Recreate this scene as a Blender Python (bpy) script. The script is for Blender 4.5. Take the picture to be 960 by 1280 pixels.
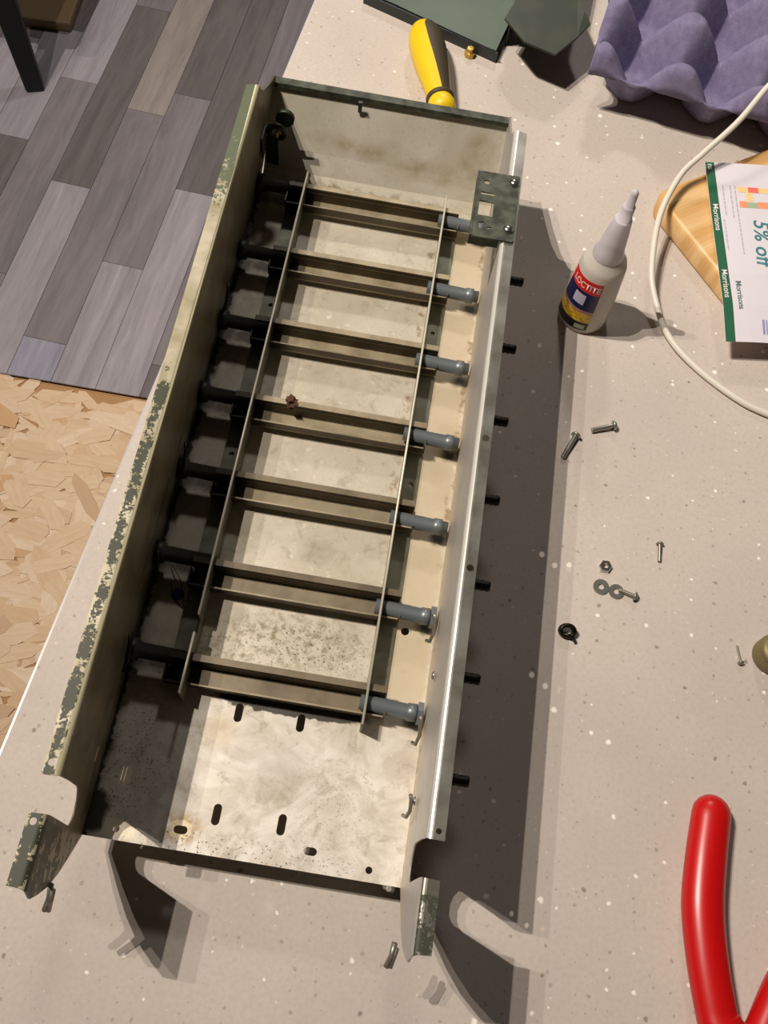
import bpy, bmesh, math, random
from mathutils import Vector, Matrix, noise
random.seed(11)
for o in list(bpy.data.objects): bpy.data.objects.remove(o, do_unlink=True)
C = bpy.context.scene.collection
OZ = 0.765                       # height of the chassis base plate above the room floor (metres)
TT = -0.025                      # worktop surface, measured from the chassis base plate

# ------------------------------------------------------------------ camera, light, exposure
cam = bpy.data.cameras.new('camera'); cam_o = bpy.data.objects.new('camera', cam); C.objects.link(cam_o)
cam.sensor_fit = 'HORIZONTAL'; cam.sensor_width = 36.0; cam.lens = 45.0; cam.clip_start = 0.02
rgt, dwn, fwd = Vector((.9855,.1480,.0831)), Vector((.1694,-.8901,-.4232)), Vector((.0114,.4312,-.9022))
m = Matrix((rgt, -dwn, -fwd)).transposed().to_4x4(); m.translation = Vector((.1149,-.0407,.5086+OZ))
cam_o.matrix_world = m
bpy.context.scene.camera = cam_o

w = bpy.data.worlds.new('world'); bpy.context.scene.world = w; w.use_nodes = True
w.node_tree.nodes['Background'].inputs[0].default_value = (1.0,.93,.85,1)
w.node_tree.nodes['Background'].inputs[1].default_value = .3

def bulb(name, loc, power, size=.007, col=(1.0,.885,.78), aim=None):
    l = bpy.data.lights.new(name, 'SPOT' if aim else 'POINT'); l.energy = power; l.shadow_soft_size = size; l.color = col
    o = bpy.data.objects.new(name, l); C.objects.link(o); o.location = (loc[0],loc[1],loc[2]+OZ)
    if aim:                                                    # reflector lamps of the ceiling fitting, turned towards the far end of the table
        l.spot_size = math.radians(100); l.spot_blend = 1.0
        o.rotation_euler = (Vector(aim)-Vector(loc)).to_track_quat('-Z', 'Y').to_euler()
AIM = (.50,1.05,0)
bulb('ceiling_bulb', (-.68,.30,1.80), 78, aim=AIM)
bulb('ceiling_bulb', (-.93,.41,2.02), 160, aim=AIM)
bulb('ceiling_bulb', (-1.14,.44,2.12), 56, aim=AIM)
bulb('far_fill_lamp', (.05,2.15,1.40), 42, .09, (1.0,.93,.88))  # added fill light, unseen, to brighten the far table and floor

vs = bpy.context.scene.view_settings
vs.view_transform = 'Standard'; vs.look = 'None'; vs.gamma = 1.0; vs.exposure = -0.22; vs.use_curve_mapping = False

# ------------------------------------------------------------------ material helpers
def s2l(r, g, b, k=1.0):
    f = lambda v: (v/255/12.92 if v/255 <= .04045 else ((v/255+.055)/1.055)**2.4)*k
    return (f(r), f(g), f(b), 1)

class Mat:
    def __init__(s, name, col=(.5,.5,.5,1), rough=.5, metal=0.0, **kw):
        s.m = bpy.data.materials.new(name); s.m.use_nodes = True; s.t = s.m.node_tree
        s.b = s.t.nodes['Principled BSDF']; s.tc = s.t.nodes.new('ShaderNodeTexCoord')
        s.set('Base Color', col); s.set('Roughness', rough); s.set('Metallic', metal)
        for k, v in kw.items(): s.set(k.replace('_', ' '), v)
        s.obj = s.tc.outputs['Object']
    def set(s, name, v):
        i = s.b.inputs[name]
        if isinstance(v, bpy.types.NodeSocket): s.t.links.new(v, i)
        else: i.default_value = v
    def n(s, ty, ins=None, **attr):
        nd = s.t.nodes.new(ty)
        for k, v in attr.items(): setattr(nd, k, v)
        for k, v in (ins or {}).items():
            i = nd.inputs[k]
            if isinstance(v, bpy.types.NodeSocket): s.t.links.new(v, i)
            else: i.default_value = v
        return nd
    def noise(s, scale, detail=3, rough=.55, vec=None, dist=0.0, out=0):
        return s.n('ShaderNodeTexNoise', {'Vector': vec or s.obj, 'Scale': scale, 'Detail': detail, 'Roughness': rough, 'Distortion': dist}).outputs[out]
    def ramp(s, v, lo, hi, a=0.0, b=1.0):
        return s.n('ShaderNodeMapRange', {'Value': v, 'From Min': lo, 'From Max': hi, 'To Min': a, 'To Max': b}, clamp=True).outputs[0]
    def math(s, op, a, b=0.0):
        return s.n('ShaderNodeMath', {0: a, 1: b}, operation=op).outputs[0]
    def mix(s, f, a, b):
        nd = s.t.nodes.new('ShaderNodeMix'); nd.data_type = 'RGBA'
        for i, v in ((0, f), (6, a), (7, b)):
            if isinstance(v, bpy.types.NodeSocket): s.t.links.new(v, nd.inputs[i])
            else: nd.inputs[i].default_value = v
        return nd.outputs[2]
    def mapped(s, scale=(1,1,1), rot=(0,0,0), loc=(0,0,0), vec=None):
        return s.n('ShaderNodeMapping', {'Vector': vec or s.obj, 'Scale': scale, 'Rotation': rot, 'Location': loc}).outputs[0]
    def warp(s, amp, scale, vec=None):
        nz = s.n('ShaderNodeTexNoise', {'Vector': vec or s.obj, 'Scale': scale, 'Detail': 4.0}).outputs['Color']
        c = s.n('ShaderNodeVectorMath', {0: nz, 1: (.5,.5,.5)}, operation='SUBTRACT').outputs[0]
        c = s.n('ShaderNodeVectorMath', {0: c, 'Scale': amp}, operation='SCALE').outputs[0]
        return s.n('ShaderNodeVectorMath', {0: vec or s.obj, 1: c}, operation='ADD').outputs[0]
    def spot(s, vec, c, r, inner=.6):                   # 1 inside an ellipse round c, 0 outside
        d = s.n('ShaderNodeVectorMath', {0: vec, 1: c}, operation='SUBTRACT').outputs[0]
        d = s.n('ShaderNodeVectorMath', {0: d, 1: tuple(1/v for v in r)}, operation='MULTIPLY').outputs[0]
        l = s.n('ShaderNodeVectorMath', {0: d}, operation='LENGTH').outputs['Value']
        return s.ramp(l, inner, 1.0, 1.0, 0.0)
    def xyz(s, vec=None):
        return s.n('ShaderNodeSeparateXYZ', {0: vec or s.obj}).outputs
    def bump(s, h, strength=.3, dist=.001):
        s.set('Normal', s.n('ShaderNodeBump', {'Height': h, 'Strength': strength, 'Distance': dist}).outputs[0])
    def mx(s, *v):
        r = v[0]
        for q in v[1:]: r = s.math('MAXIMUM', r, q)
        return r

# ------------------------------------------------------------------ materials
def speck(M, base, scale, layers):
    col = base
    for (k, rad, lo, hi, c, off) in layers:
        v = M.n('ShaderNodeTexVoronoi', {'Vector': M.mapped(loc=(off,off*.7,0), vec=M.warp(.0022, 420)), 'Scale': scale*k}, voronoi_dimensions='2D')
        rnd = M.xyz(v.outputs['Color'])
        on = M.math('LESS_THAN', rnd[0], hi)
        size = M.math('MULTIPLY', M.ramp(rnd[1], 0, 1, .45, 1.0), rad)
        d = M.math('SUBTRACT', v.outputs['Distance'], size)
        f = M.math('MULTIPLY', M.ramp(d, -.02, .015, 1, 0), on)
        col = M.mix(M.math('MULTIPLY', f, lo), col, c)
    return col
mt = Mat('speckled_laminate', rough=.42)
b0 = mt.mix(mt.ramp(mt.noise(9, 3), .35, .65), s2l(196,187,178), s2l(205,196,186))
b0 = mt.mix(mt.ramp(mt.noise(400, 2), .4, .7, 0, .35), b0, s2l(182,172,162))
b0 = speck(mt, b0, 70, [(1.0,.085,.9,.13,s2l(252,248,240),0), (1.35,.10,.45,.26,s2l(132,120,108),3.3), (2.4,.12,.35,.2,s2l(140,128,116),7.1), (.45,.055,.95,.20,s2l(255,250,238),11.7), (.8,.075,.6,.09,s2l(104,92,78),17.7), (1.9,.10,.5,.14,s2l(236,228,216),23.1)])
mt.set('Base Color', b0); mt.set('Roughness', mt.ramp(mt.noise(60, 3), .3, .7, .60, .72)); mt.set('Specular IOR Level', .3); M_top = mt.m
M_edge = Mat('laminate_edge', s2l(186,184,186), .3).m

def alu(name, a, b, grime, rough=.5, metal=.35, spots=True):
    M = Mat(name, rough=rough, metal=metal)
    c = M.mix(M.ramp(M.noise(22, 5, .6, dist=.8), .35, .65), a, b)
    c = M.mix(M.ramp(M.noise(420, 4, .7), .56, .74, 0, .35), c, grime)
    M.c = c; return M
# base plate
M = alu('worn_aluminium_base', s2l(184,176,156), s2l(200,193,176), s2l(120,108,84), .5, .25)
W1 = M.warp(.010, 90); W2 = M.warp(.006, 260); W3 = M.warp(.02, 40); c = M.c
o = M.xyz(W2); c = M.mix(M.ramp(o[1], .10, .06), c, M.mix(M.ramp(M.noise(34, 6, .65, dist=1.5), .38, .62), s2l(196,188,174), s2l(224,220,210)))
c = M.mix(M.math('MULTIPLY', M.ramp(M.noise(75, 5, .7, dist=.6), .54, .66), .5), c, s2l(150,140,116)); c = M.mix(M.math('MULTIPLY', M.ramp(M.noise(160, 3, .6), .62, .72), .6), c, s2l(222,216,200))
beige = M.math('MULTIPLY', M.ramp(o[0], .1375, .1385), M.math('MULTIPLY', M.ramp(o[0], .1590, .1575), M.ramp(o[1], .072, .10)))
c = M.mix(M.math('MULTIPLY', beige, .8), c, s2l(190,176,148))
rim = M.math('MULTIPLY', M.ramp(M.noise(130, 3), .48, .6), M.mx(M.math('MULTIPLY', M.ramp(o[0], .1560, .1580), M.ramp(o[1], .16, .2)), M.math('MULTIPLY', M.ramp(o[0], .1275, .1255), M.math('MULTIPLY', M.ramp(o[0], .1215, .1235), M.ramp(o[1], .16, .2)))))
c = M.mix(M.math('MULTIPLY', rim, .7), c, s2l(128,98,58))
olive = M.math('MULTIPLY', M.ramp(M.noise(210, 5, .7), .47, .60), M.mx(M.spot(W3, (.082,.116,0), (.055,.022,1), .3), M.spot(W3, (.05,.108,0), (.03,.012,1), .3)))
c = M.mix(M.math('MULTIPLY', olive, .75), c, s2l(122,112,78))
grey = M.mx(M.spot(W1, (.089,.170,0), (.012,.008,1), .2), M.spot(W3, (.09,.045,0), (.03,.022,1), .1))
c = M.mix(M.math('MULTIPLY', grey, .35), c, s2l(140,132,118))
tan = M.spot(W1, (.055,.061,0), (.012,.012,1), .3)
c = M.mix(M.math('MULTIPLY', tan, .45), c, s2l(184,160,118))
rust = M.spot(W1, (.0480,.0108,0), (.012,.011,1), .3)
c = M.mix(M.math('MULTIPLY', rust, M.ramp(M.noise(240, 4), .38, .6)), c, s2l(170,132,66))
c = M.mix(M.spot(W2, (.0471,.0100,0), (.0062,.0052,1), .8), c, s2l(220,206,170))
left = M.math('MULTIPLY', M.ramp(o[0], .034, .028), M.ramp(M.noise(160, 4), .3, .6, 0, .22))
c = M.mix(left, c, s2l(148,136,112))
sp = M.ramp(M.noise(620, 3, .7), .59, .64)
zone = M.mx(M.math('MULTIPLY', M.spot(W3, (.014,.05,0), (.02,.05,1), .2), 1.0), M.math('MULTIPLY', M.spot(W3, (.120,.035,0), (.035,.035,1), .1), .6), M.spot(W3, (.01,.035,0), (.03,.05,1), .3), M.spot(W3, (.075,.004,0), (.09,.012,1), .4), M.spot(W3, (.09,.112,0), (.06,.02,1), .4))
c = M.mix(M.math('MULTIPLY', sp, zone), c, s2l(60,50,34))
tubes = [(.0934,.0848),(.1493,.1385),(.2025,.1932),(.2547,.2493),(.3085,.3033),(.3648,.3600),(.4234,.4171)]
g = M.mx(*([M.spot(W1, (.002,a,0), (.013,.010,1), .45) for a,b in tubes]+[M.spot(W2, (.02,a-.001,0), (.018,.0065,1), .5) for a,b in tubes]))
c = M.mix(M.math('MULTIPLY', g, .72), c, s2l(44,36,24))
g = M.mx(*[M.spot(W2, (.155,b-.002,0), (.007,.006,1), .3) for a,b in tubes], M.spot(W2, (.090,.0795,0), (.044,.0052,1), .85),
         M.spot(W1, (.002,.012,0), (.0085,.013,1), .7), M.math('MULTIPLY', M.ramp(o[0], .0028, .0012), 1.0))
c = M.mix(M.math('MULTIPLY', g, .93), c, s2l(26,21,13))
c = M.mix(M.math('MULTIPLY', M.mx(M.spot(W2, (.0135,.0305,0), (.0036,.0062,1), .7), M.spot(W1, (.017,.005,0), (.010,.006,1), .6)), .8), c, s2l(222,212,186))
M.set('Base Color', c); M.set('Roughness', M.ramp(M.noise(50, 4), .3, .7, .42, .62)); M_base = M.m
# back wall
M = alu('stained_aluminium_back', s2l(184,178,158), s2l(202,197,182), s2l(120,110,80), .55, .2); c = M.c; W3 = M.warp(.02, 30)
c = M.mix(M.math('MULTIPLY', M.mx(M.spot(W3, (.065,.457,.024), (.05,.02,.009), .1), M.spot(W3, (.115,.452,.018), (.04,.02,.008), .1), M.spot(W3, (.145,.46,.03), (.016,.02,.02), .2)), M.ramp(M.noise(70, 5), .35, .6, .2, .9)), c, s2l(150,136,98))
c = M.mix(M.math('MULTIPLY', M.spot(W3, (.08,.436,.002), (.09,.008,.005), .2), M.ramp(M.noise(140, 5), .45, .62)), c, s2l(112,100,66))
M.set('Base Color', c); M_back = M.m

# side walls, inside face
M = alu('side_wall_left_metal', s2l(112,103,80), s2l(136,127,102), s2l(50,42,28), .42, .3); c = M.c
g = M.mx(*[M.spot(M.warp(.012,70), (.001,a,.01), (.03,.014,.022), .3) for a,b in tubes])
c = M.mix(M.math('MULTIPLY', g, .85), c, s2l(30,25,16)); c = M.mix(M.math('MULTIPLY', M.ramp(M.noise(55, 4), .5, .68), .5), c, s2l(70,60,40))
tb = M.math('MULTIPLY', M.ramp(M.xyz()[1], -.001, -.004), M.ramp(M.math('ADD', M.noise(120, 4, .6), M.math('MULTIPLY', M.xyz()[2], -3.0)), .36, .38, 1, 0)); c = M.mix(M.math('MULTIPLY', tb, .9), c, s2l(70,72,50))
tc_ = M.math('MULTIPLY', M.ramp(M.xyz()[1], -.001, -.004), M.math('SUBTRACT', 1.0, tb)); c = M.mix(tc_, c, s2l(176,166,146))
M.set('Base Color', c); M_wallL = M.m
M = alu('side_wall_right_metal', s2l(184,180,177), s2l(200,196,190), s2l(130,112,84), .5, .35); c = M.c
z = M.xyz(M.warp(.008, 90))
c = M.mix(M.math('MULTIPLY', M.ramp(z[2], .034, .012), .6), c, s2l(204,188,152))
c = M.mix(M.math('MULTIPLY', M.ramp(M.noise(220, 4), .6, .68), M.ramp(z[2], .02, .004)), c, s2l(110,80,44))
M.set('Base Color', c); M_wallR = M.m
# flanges with worn green paint
def paint(name, metalcol, metal2, green, rules, metal=.5, rough=.35):
    M = Mat(name, rough=rough, metal=metal)
    c = M.mix(M.ramp(M.noise(60, 4), .35, .65), metalcol, metal2)
    y = M.xyz()[1]
    nz = M.math('ADD', M.math('MULTIPLY', M.noise(420, 5, .75), .6), M.math('MULTIPLY', M.noise(70, 3, .6), .4))
    th = rules(M, y)
    f = M.ramp(M.math('SUBTRACT', nz, th), -.004, .012)
    c = M.mix(f, c, green(M)); M.set('Base Color', c)
    M.set('Metallic', M.ramp(f, 0, 1, metal, 0.0)); M.set('Roughness', M.ramp(f, 0, 1, rough, .55))
    M.bump(f, .5, .0003); return M.m
def rulesL(M, y):
    a = M.ramp(y, .205, .24, .455, .66); a = M.math('ADD', a, M.ramp(y, .29, .40, 0, -.34))
    x_ = M.xyz()[0]; a = M.math('ADD', a, M.math('MULTIPLY', M.ramp(x_, .0005, .0040, 0, .10), M.ramp(y, .34, .32)))
    a = M.math('ADD', a, M.math('MULTIPLY', M.ramp(x_, -.0018, -.0026, 0, .08), M.ramp(y, .34, .32)))
    return M.math('ADD', a, M.ramp(y, .0, -.01, 0, -.05))
M_flL = paint('chipped_green_paint', s2l(196,189,166), s2l(156,148,118), lambda M: M.mix(M.ramp(M.xyz()[1], .2, .34), s2l(52,58,38), s2l(92,102,76)), rulesL, .15, .5)
M_flR = paint('bare_metal_with_green_paint', s2l(156,156,148), s2l(122,120,110), lambda M: s2l(52,58,36), lambda M, y: M.math('ADD', M.ramp(y, -.004, -.009, .72, .465), M.ramp(M.noise(9), .5, .8, 0, -.02)), .65, .34)
M_foldL = Mat('cream_fold', s2l(206,200,164), .4, .2).m; M_foldR = Mat('fold_painted_highlight', s2l(236,236,228), .28, .4).m  # right fold: bright highlight painted into the colour; left fold: plain cream
M_green = Mat('green_paint', s2l(52,70,50), .42); M_green.set('Base Color', M_green.mix(M_green.ramp(M_green.noise(30, 4), .35, .7), s2l(50,72,52), s2l(64,84,62))); M_green = M_green.m
M_dkgreen = Mat('dark_green_paint', s2l(40,52,34), .5); M_dkgreen.set('Base Color', M_dkgreen.mix(M_dkgreen.ramp(M_dkgreen.noise(40, 5), .4, .65), s2l(30,42,24), s2l(48,54,34))); M_dkgreen = M_dkgreen.m
M_greenblack = Mat('black_panel_edge', s2l(44,50,50), .5).m
M_latch = Mat('dark_latch_paint', s2l(66,70,58), .5, .2); M_latch.set('Base Color', M_latch.mix(M_latch.ramp(M_latch.noise(120, 4), .4, .65), s2l(48,52,42), s2l(86,92,76))); M_latch = M_latch.m
# hardware
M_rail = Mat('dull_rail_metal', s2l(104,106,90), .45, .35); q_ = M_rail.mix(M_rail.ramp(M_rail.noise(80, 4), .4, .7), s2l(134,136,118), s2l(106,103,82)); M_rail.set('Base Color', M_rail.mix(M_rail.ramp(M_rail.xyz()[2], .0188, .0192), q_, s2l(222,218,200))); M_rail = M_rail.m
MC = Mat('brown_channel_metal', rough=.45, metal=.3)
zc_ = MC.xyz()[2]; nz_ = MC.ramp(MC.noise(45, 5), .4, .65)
lit_bands = MC.mx(MC.math('MULTIPLY', MC.ramp(zc_, .0056, .0052), MC.ramp(MC.xyz()[1], .10, .26, .30, 1)), MC.math('MULTIPLY', MC.ramp(zc_, .0150, .0154), MC.ramp(MC.xyz()[1], .19, .26, .25, 1)), MC.math('MULTIPLY', MC.ramp(zc_, .0118, .0122), MC.math('MULTIPLY', MC.ramp(zc_, .0128, .0126), .7)))  # lit lips and bottom, shaded webs, painted into the colour by height
cc = MC.mix(lit_bands, MC.mix(nz_, s2l(90,78,58), s2l(66,56,40)), MC.mix(nz_, s2l(168,157,130), s2l(136,124,98))); cc = MC.mix(MC.math('MULTIPLY', MC.spot(MC.warp(.01,80), (.012,0,0), (.034,9,9), .6), .8), cc, s2l(34,27,16)); MC.set('Base Color', cc); M_chan = MC.m
M_tube = Mat('blued_steel_tube', s2l(118,126,130), .4, .45).m
M_tubeL = Mat('sooty_steel_tube', s2l(52,50,44), .5, .3).m
M_stud = Mat('black_threaded_steel', s2l(40,36,30), .5, .5).m
M_chrome = Mat('bright_screw_steel', s2l(205,205,198), .22, .95).m
M_zinc = Mat('dull_zinc_steel', s2l(165,166,158), .35, .8).m
M_darkst = Mat('dark_spring_steel', s2l(42,36,28), .35, .7).m
M_brass = Mat('brass', s2l(196,164,84), .35, .7).m
M_olive = Mat('olive_brass', s2l(128,116,78), .5, .3).m
M_rust = Mat('rusty_lump', s2l(88,60,38), .8).m
M_blue = Mat('blue_sealant', s2l(60,66,160), .5).m
M_thread = Mat('black_thread', s2l(30,26,22), .8).m
M_hook = Mat('pale_metal_pin', s2l(150,146,132), .35, .6).m
# tools
M_red = Mat('red_grip_vinyl', s2l(196,14,16), .33, Coat_Weight=.15, Coat_Roughness=.3).m
M_steel = Mat('plier_steel', s2l(120,120,122), .35, .8).m
M_yel = Mat('yellow_handle_plastic', s2l(238,204,30), .4).m
M_blk = Mat('dark_rubber', s2l(70,62,44), .6).m
M_cable = Mat('off_white_cable', s2l(226,222,208), .45).m
# bottle
M_bot = Mat('frosted_bottle_plastic', s2l(222,216,206), .38); M_bot.set('Transmission Weight', .25); M_bot.set('IOR', 1.2); M_bot.set('Subsurface Weight', .3); M_bot.set('Subsurface Radius', (.01,.01,.01)); M_bot.set('Subsurface Scale', .6); M_bot = M_bot.m
M_noz = Mat('translucent_nozzle_plastic', s2l(238,234,240), .3); M_noz.set('Transmission Weight', .35); M_noz.set('IOR', 1.15); M_noz = M_noz.m
M_lred = Mat('label_red', s2l(226,38,28), .4).m; M_lnavy = Mat('label_navy', s2l(22,24,72), .4).m
M_lyel = Mat('label_yellow', s2l(232,196,40), .4); M_lyel.set('Base Color', M_lyel.mix(M_lyel.ramp(M_lyel.noise(260, 3, dist=2), .5, .62), s2l(236,200,40), s2l(196,120,60))); M_lyel = M_lyel.m
M_lmau = Mat('label_pink_band', s2l(176,128,128), .4).m; M_lblk = Mat('label_black', s2l(20,20,20), .4).m
M_wht = Mat('white_print', s2l(240,232,228), .5).m; M_lpale = Mat('label_pale_panel', s2l(196,190,214), .5).m
M_lgrn = Mat('label_pale_green', s2l(170,190,160), .5).m
# paper
M_pap = Mat('voucher_paper', s2l(228,224,232), .6).m; M_pgrn = Mat('voucher_green', s2l(34,98,68), .55).m
M_teal = Mat('teal_ink', s2l(70,132,140), .6).m; M_ink = Mat('dark_green_ink', s2l(90,120,116), .6).m; M_gink = Mat('grey_ink', s2l(190,188,196), .6).m
M_pyel = Mat('yellow_print', s2l(248,214,150), .6).m; M_pora = Mat('orange_print', s2l(246,160,120), .6).m; M_pred = Mat('coral_print', s2l(240,120,104), .6).m; M_bar = Mat('violet_barcode_ink', s2l(150,148,200), .6).m
# wood board
M = Mat('bamboo', rough=.42); v = M.mapped(rot=(0,0,0)); x = M.xyz(v)
st = M.n('ShaderNodeTexNoise', {'Vector': M.mapped(scale=(95,1.2,1)), 'Scale': 1.0, 'Detail': 0.0}).outputs[0]
gr = M.n('ShaderNodeTexNoise', {'Vector': M.mapped(scale=(900,30,60)), 'Scale': 1.0, 'Detail': 2.0}).outputs[0]
c = M.mix(M.ramp(st, .4, .6), s2l(214,170,108), s2l(232,196,140)); c = M.mix(M.ramp(gr, .45, .7, 0, .3), c, s2l(190,140,80)); M.set('Base Color', c); M_bam = M.m
# egg tray pulp
M = Mat('purple_paper_pulp', rough=.9); c = M.mix(M.ramp(M.noise(160, 5, .7), .35, .65), s2l(116,109,142), s2l(134,127,158)); M.set('Base Color', c); M.bump(M.noise(600, 4, .7), .5, .0006); M_pulp = M.m
M_egg = Mat('orange_brown_shell', s2l(214,130,84), .5).m
# floor
def plank_mat():
    M = Mat('grey_wood_vinyl', rough=.5)
    oi = M.n('ShaderNodeObjectInfo').outputs
    off = M.n('ShaderNodeVectorMath', {0: M.mapped(scale=(34,3.2,1)), 1: M.n('ShaderNodeCombineXYZ', {0: M.math('MULTIPLY', oi['Random'], 97), 1: M.math('MULTIPLY', oi['Random'], 31)}).outputs[0]}, operation='ADD').outputs[0]
    g1 = M.noise(1.0, 4, .6, vec=off, dist=1.2); off2 = M.n('ShaderNodeVectorMath', {0: off, 'Scale': 3.0}, operation='SCALE').outputs[0]; g2 = M.noise(1.5, 4, .7, vec=off2, dist=.5)
    k = M.math('ADD', M.ramp(g1, .3, .7, .78, 1.16), M.ramp(g2, .3, .7, -.09, .09))
    c = M.n('ShaderNodeVectorMath', {0: oi['Color'], 'Scale': k}, operation='SCALE').outputs[0]
    M.set('Base Color', c); return M.m
M_plank = plank_mat()
def flake_mat(name, island):
    M = Mat(name, rough=.75)
    r = M.n('ShaderNodeNewGeometry').outputs['Random Per Island'] if island else M.n('ShaderNodeObjectInfo').outputs['Random']
    cr = M.n('ShaderNodeValToRGB', {0: r}); e = cr.color_ramp.elements
    cols = [(0,(226,194,156)),(.25,(240,214,182)),(.5,(232,204,168)),(.7,(248,228,202)),(.85,(220,180,134)),(.95,(240,218,190)),(1,(204,166,128))]
    e[0].color = s2l(*cols[0][1]); e[1].position = 1; e[1].color = s2l(*cols[-1][1])
    for p_, c_ in cols[1:-1]: q = e.new(p_); q.color = s2l(*c_)
    g = M.noise(1.0, 3, .6, vec=M.mapped(scale=(25,180,10)))
    M.set('Base Color', M.mix(M.ramp(g, .4, .7, 0, .28), cr.outputs[0], s2l(196,156,118))); return M.m
M_flake, M_flakes = flake_mat('wood_flake', False), flake_mat('wood_flake_layer', True)
M_osb = Mat('osb_ground', s2l(188,146,100), .8).m
M_slab = Mat('screed', s2l(90,84,80), .8).m
M_wall = Mat('grey_wall_paint', s2l(66,60,54), .8).m
M_black = Mat('black_furniture_lacquer', s2l(12,14,20), .5).m
M_tanw = Mat('tan_wood', s2l(132,112,80), .6).m

# ------------------------------------------------------------------ mesh helpers (coordinates in metres, chassis frame)
def bm_new(): return bmesh.new()
def box(bm, lo, hi, M=None, mi=0):
    v = [bm.verts.new(((lo, hi)[i][0], (lo, hi)[j][1], (lo, hi)[k][2])) for i in (0,1) for j in (0,1) for k in (0,1)]
    fs = [(0,1,3,2),(4,6,7,5),(0,4,5,1),(2,3,7,6),(0,2,6,4),(1,5,7,3)]
    for f in fs:
        q = bm.faces.new([v[i] for i in f]); q.material_index = mi
    if M is not None:
        for a in v: a.co = M @ a.co
    return v
def frame_at(p, d):
    d = Vector(d).normalized(); up = Vector((0,0,1)) if abs(d.z) < .95 else Vector((1,0,0))
    a = d.cross(up).normalized(); b = a.cross(d).normalized(); return a, b, d
def tube(bm, pts, rad, n=12, caps=True, mi=0, flat=1.0):
    pts = [Vector(p) for p in pts]; rings = []
    rad = rad if isinstance(rad, (list, tuple)) else [rad]*len(pts)
    a_prev = None
    for i, p in enumerate(pts):
        d = (pts[min(i+1, len(pts)-1)] - pts[max(i-1, 0)]).normalized()
        if a_prev is None: a, b, _ = frame_at(p, d)
        else:
            a = (a_prev - d*a_prev.dot(d)).normalized(); b = a.cross(d).normalized()
        a_prev = a
        rings.append([bm.verts.new(p + (a*math.cos(t) + b*math.sin(t)*flat)*rad[i]) for t in [2*math.pi*k/n for k in range(n)]])
    for r0, r1 in zip(rings, rings[1:]):
        for k in range(n):
            f = bm.faces.new((r0[k], r0[(k+1)%n], r1[(k+1)%n], r1[k])); f.smooth = True; f.material_index = mi
    if caps:
        f = bm.faces.new(rings[0]); f.material_index = mi; f = bm.faces.new(rings[-1][::-1]); f.material_index = mi
def lathe(bm, prof, n=32, M=None, mi=0, smooth=True):          # prof: (r, z) from bottom to top round local Z
    rings = []
    for r, z in prof:
        rings.append([bm.verts.new((r*math.cos(2*math.pi*k/n), r*math.sin(2*math.pi*k/n), z)) for k in range(n)] if r > 1e-6 else [bm.verts.new((0,0,z))])
    for a, b in zip(rings, rings[1:]):
        for k in range(n):
            if len(a) == 1 and len(b) == 1: continue
            if len(a) == 1: f = bm.faces.new((a[0], b[k], b[(k+1)%n]))
            elif len(b) == 1: f = bm.faces.new((a[k], a[(k+1)%n], b[0]))
            else: f = bm.faces.new((a[k], a[(k+1)%n], b[(k+1)%n], b[k]))
            f.smooth = smooth; f.material_index = mi
    if M is not None:
        for rr in rings:
            for v in rr: v.co = M @ v.co
def profile_x(bm, pts, th, x0, x1, y0, z0):                    # open sheet profile (y, z), given thickness, extruded along x
    P = [Vector((a, b)) for a, b in pts]; L = []; Rr = []
    for i, p in enumerate(P):
        d1 = (P[i]-P[i-1]).normalized() if i else (P[1]-P[0]).normalized()
        d2 = (P[i+1]-P[i]).normalized() if i < len(P)-1 else d1
        nrm = Vector((-(d1+d2).y, (d1+d2).x)).normalized(); k = th/2/max(.3, nrm.dot(Vector((-d1.y, d1.x))))
        L.append(p+nrm*k); Rr.append(p-nrm*k)
    loop = L + Rr[::-1]; n = len(loop)
    A = [bm.verts.new((x0, y0+p.x, z0+p.y)) for p in loop]; B = [bm.verts.new((x1, y0+p.x, z0+p.y)) for p in loop]
    for k in range(n): bm.faces.new((A[k], A[(k+1)%n], B[(k+1)%n], B[k]))
    m_ = len(P)
    for S, fl in ((A, 1), (B, 0)):
        for k in range(m_-1):
            q = [S[k], S[k+1], S[n-2-k], S[n-1-k]]; bm.faces.new(q if fl else q[::-1])
def plate(outer, holes, th):                                   # 2D filled plate with holes -> bmesh, plane XY, thickness along Z
    cu = bpy.data.curves.new('tmp', 'CURVE'); cu.dimensions = '2D'; cu.fill_mode = 'BOTH'; cu.extrude = th/2
    K = 100.0
    for loop in [outer] + holes:
        s = cu.splines.new('POLY'); s.points.add(len(loop)-1)
        for i, p in enumerate(loop): s.points[i].co = (p[0]*K, p[1]*K, 0, 1)
        s.use_cyclic_u = True
    cu.extrude = th/2*K
    ob = bpy.data.objects.new('tmp', cu); C.objects.link(ob); bpy.context.view_layer.update()
    me = bpy.data.meshes.new_from_object(ob.evaluated_get(bpy.context.evaluated_depsgraph_get()))
    bm = bmesh.new(); bm.from_mesh(me); bmesh.ops.scale(bm, vec=(1/K,)*3, verts=bm.verts)
    bmesh.ops.remove_doubles(bm, verts=bm.verts, dist=1e-6)
    bpy.data.objects.remove(ob); bpy.data.curves.remove(cu); bpy.data.meshes.remove(me)
    return bm
def circ(x, y, r, n=14, sx=1, sy=1): return [(x+r*sx*math.cos(2*math.pi*k/n), y+r*sy*math.sin(2*math.pi*k/n)) for k in range(n)]
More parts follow.
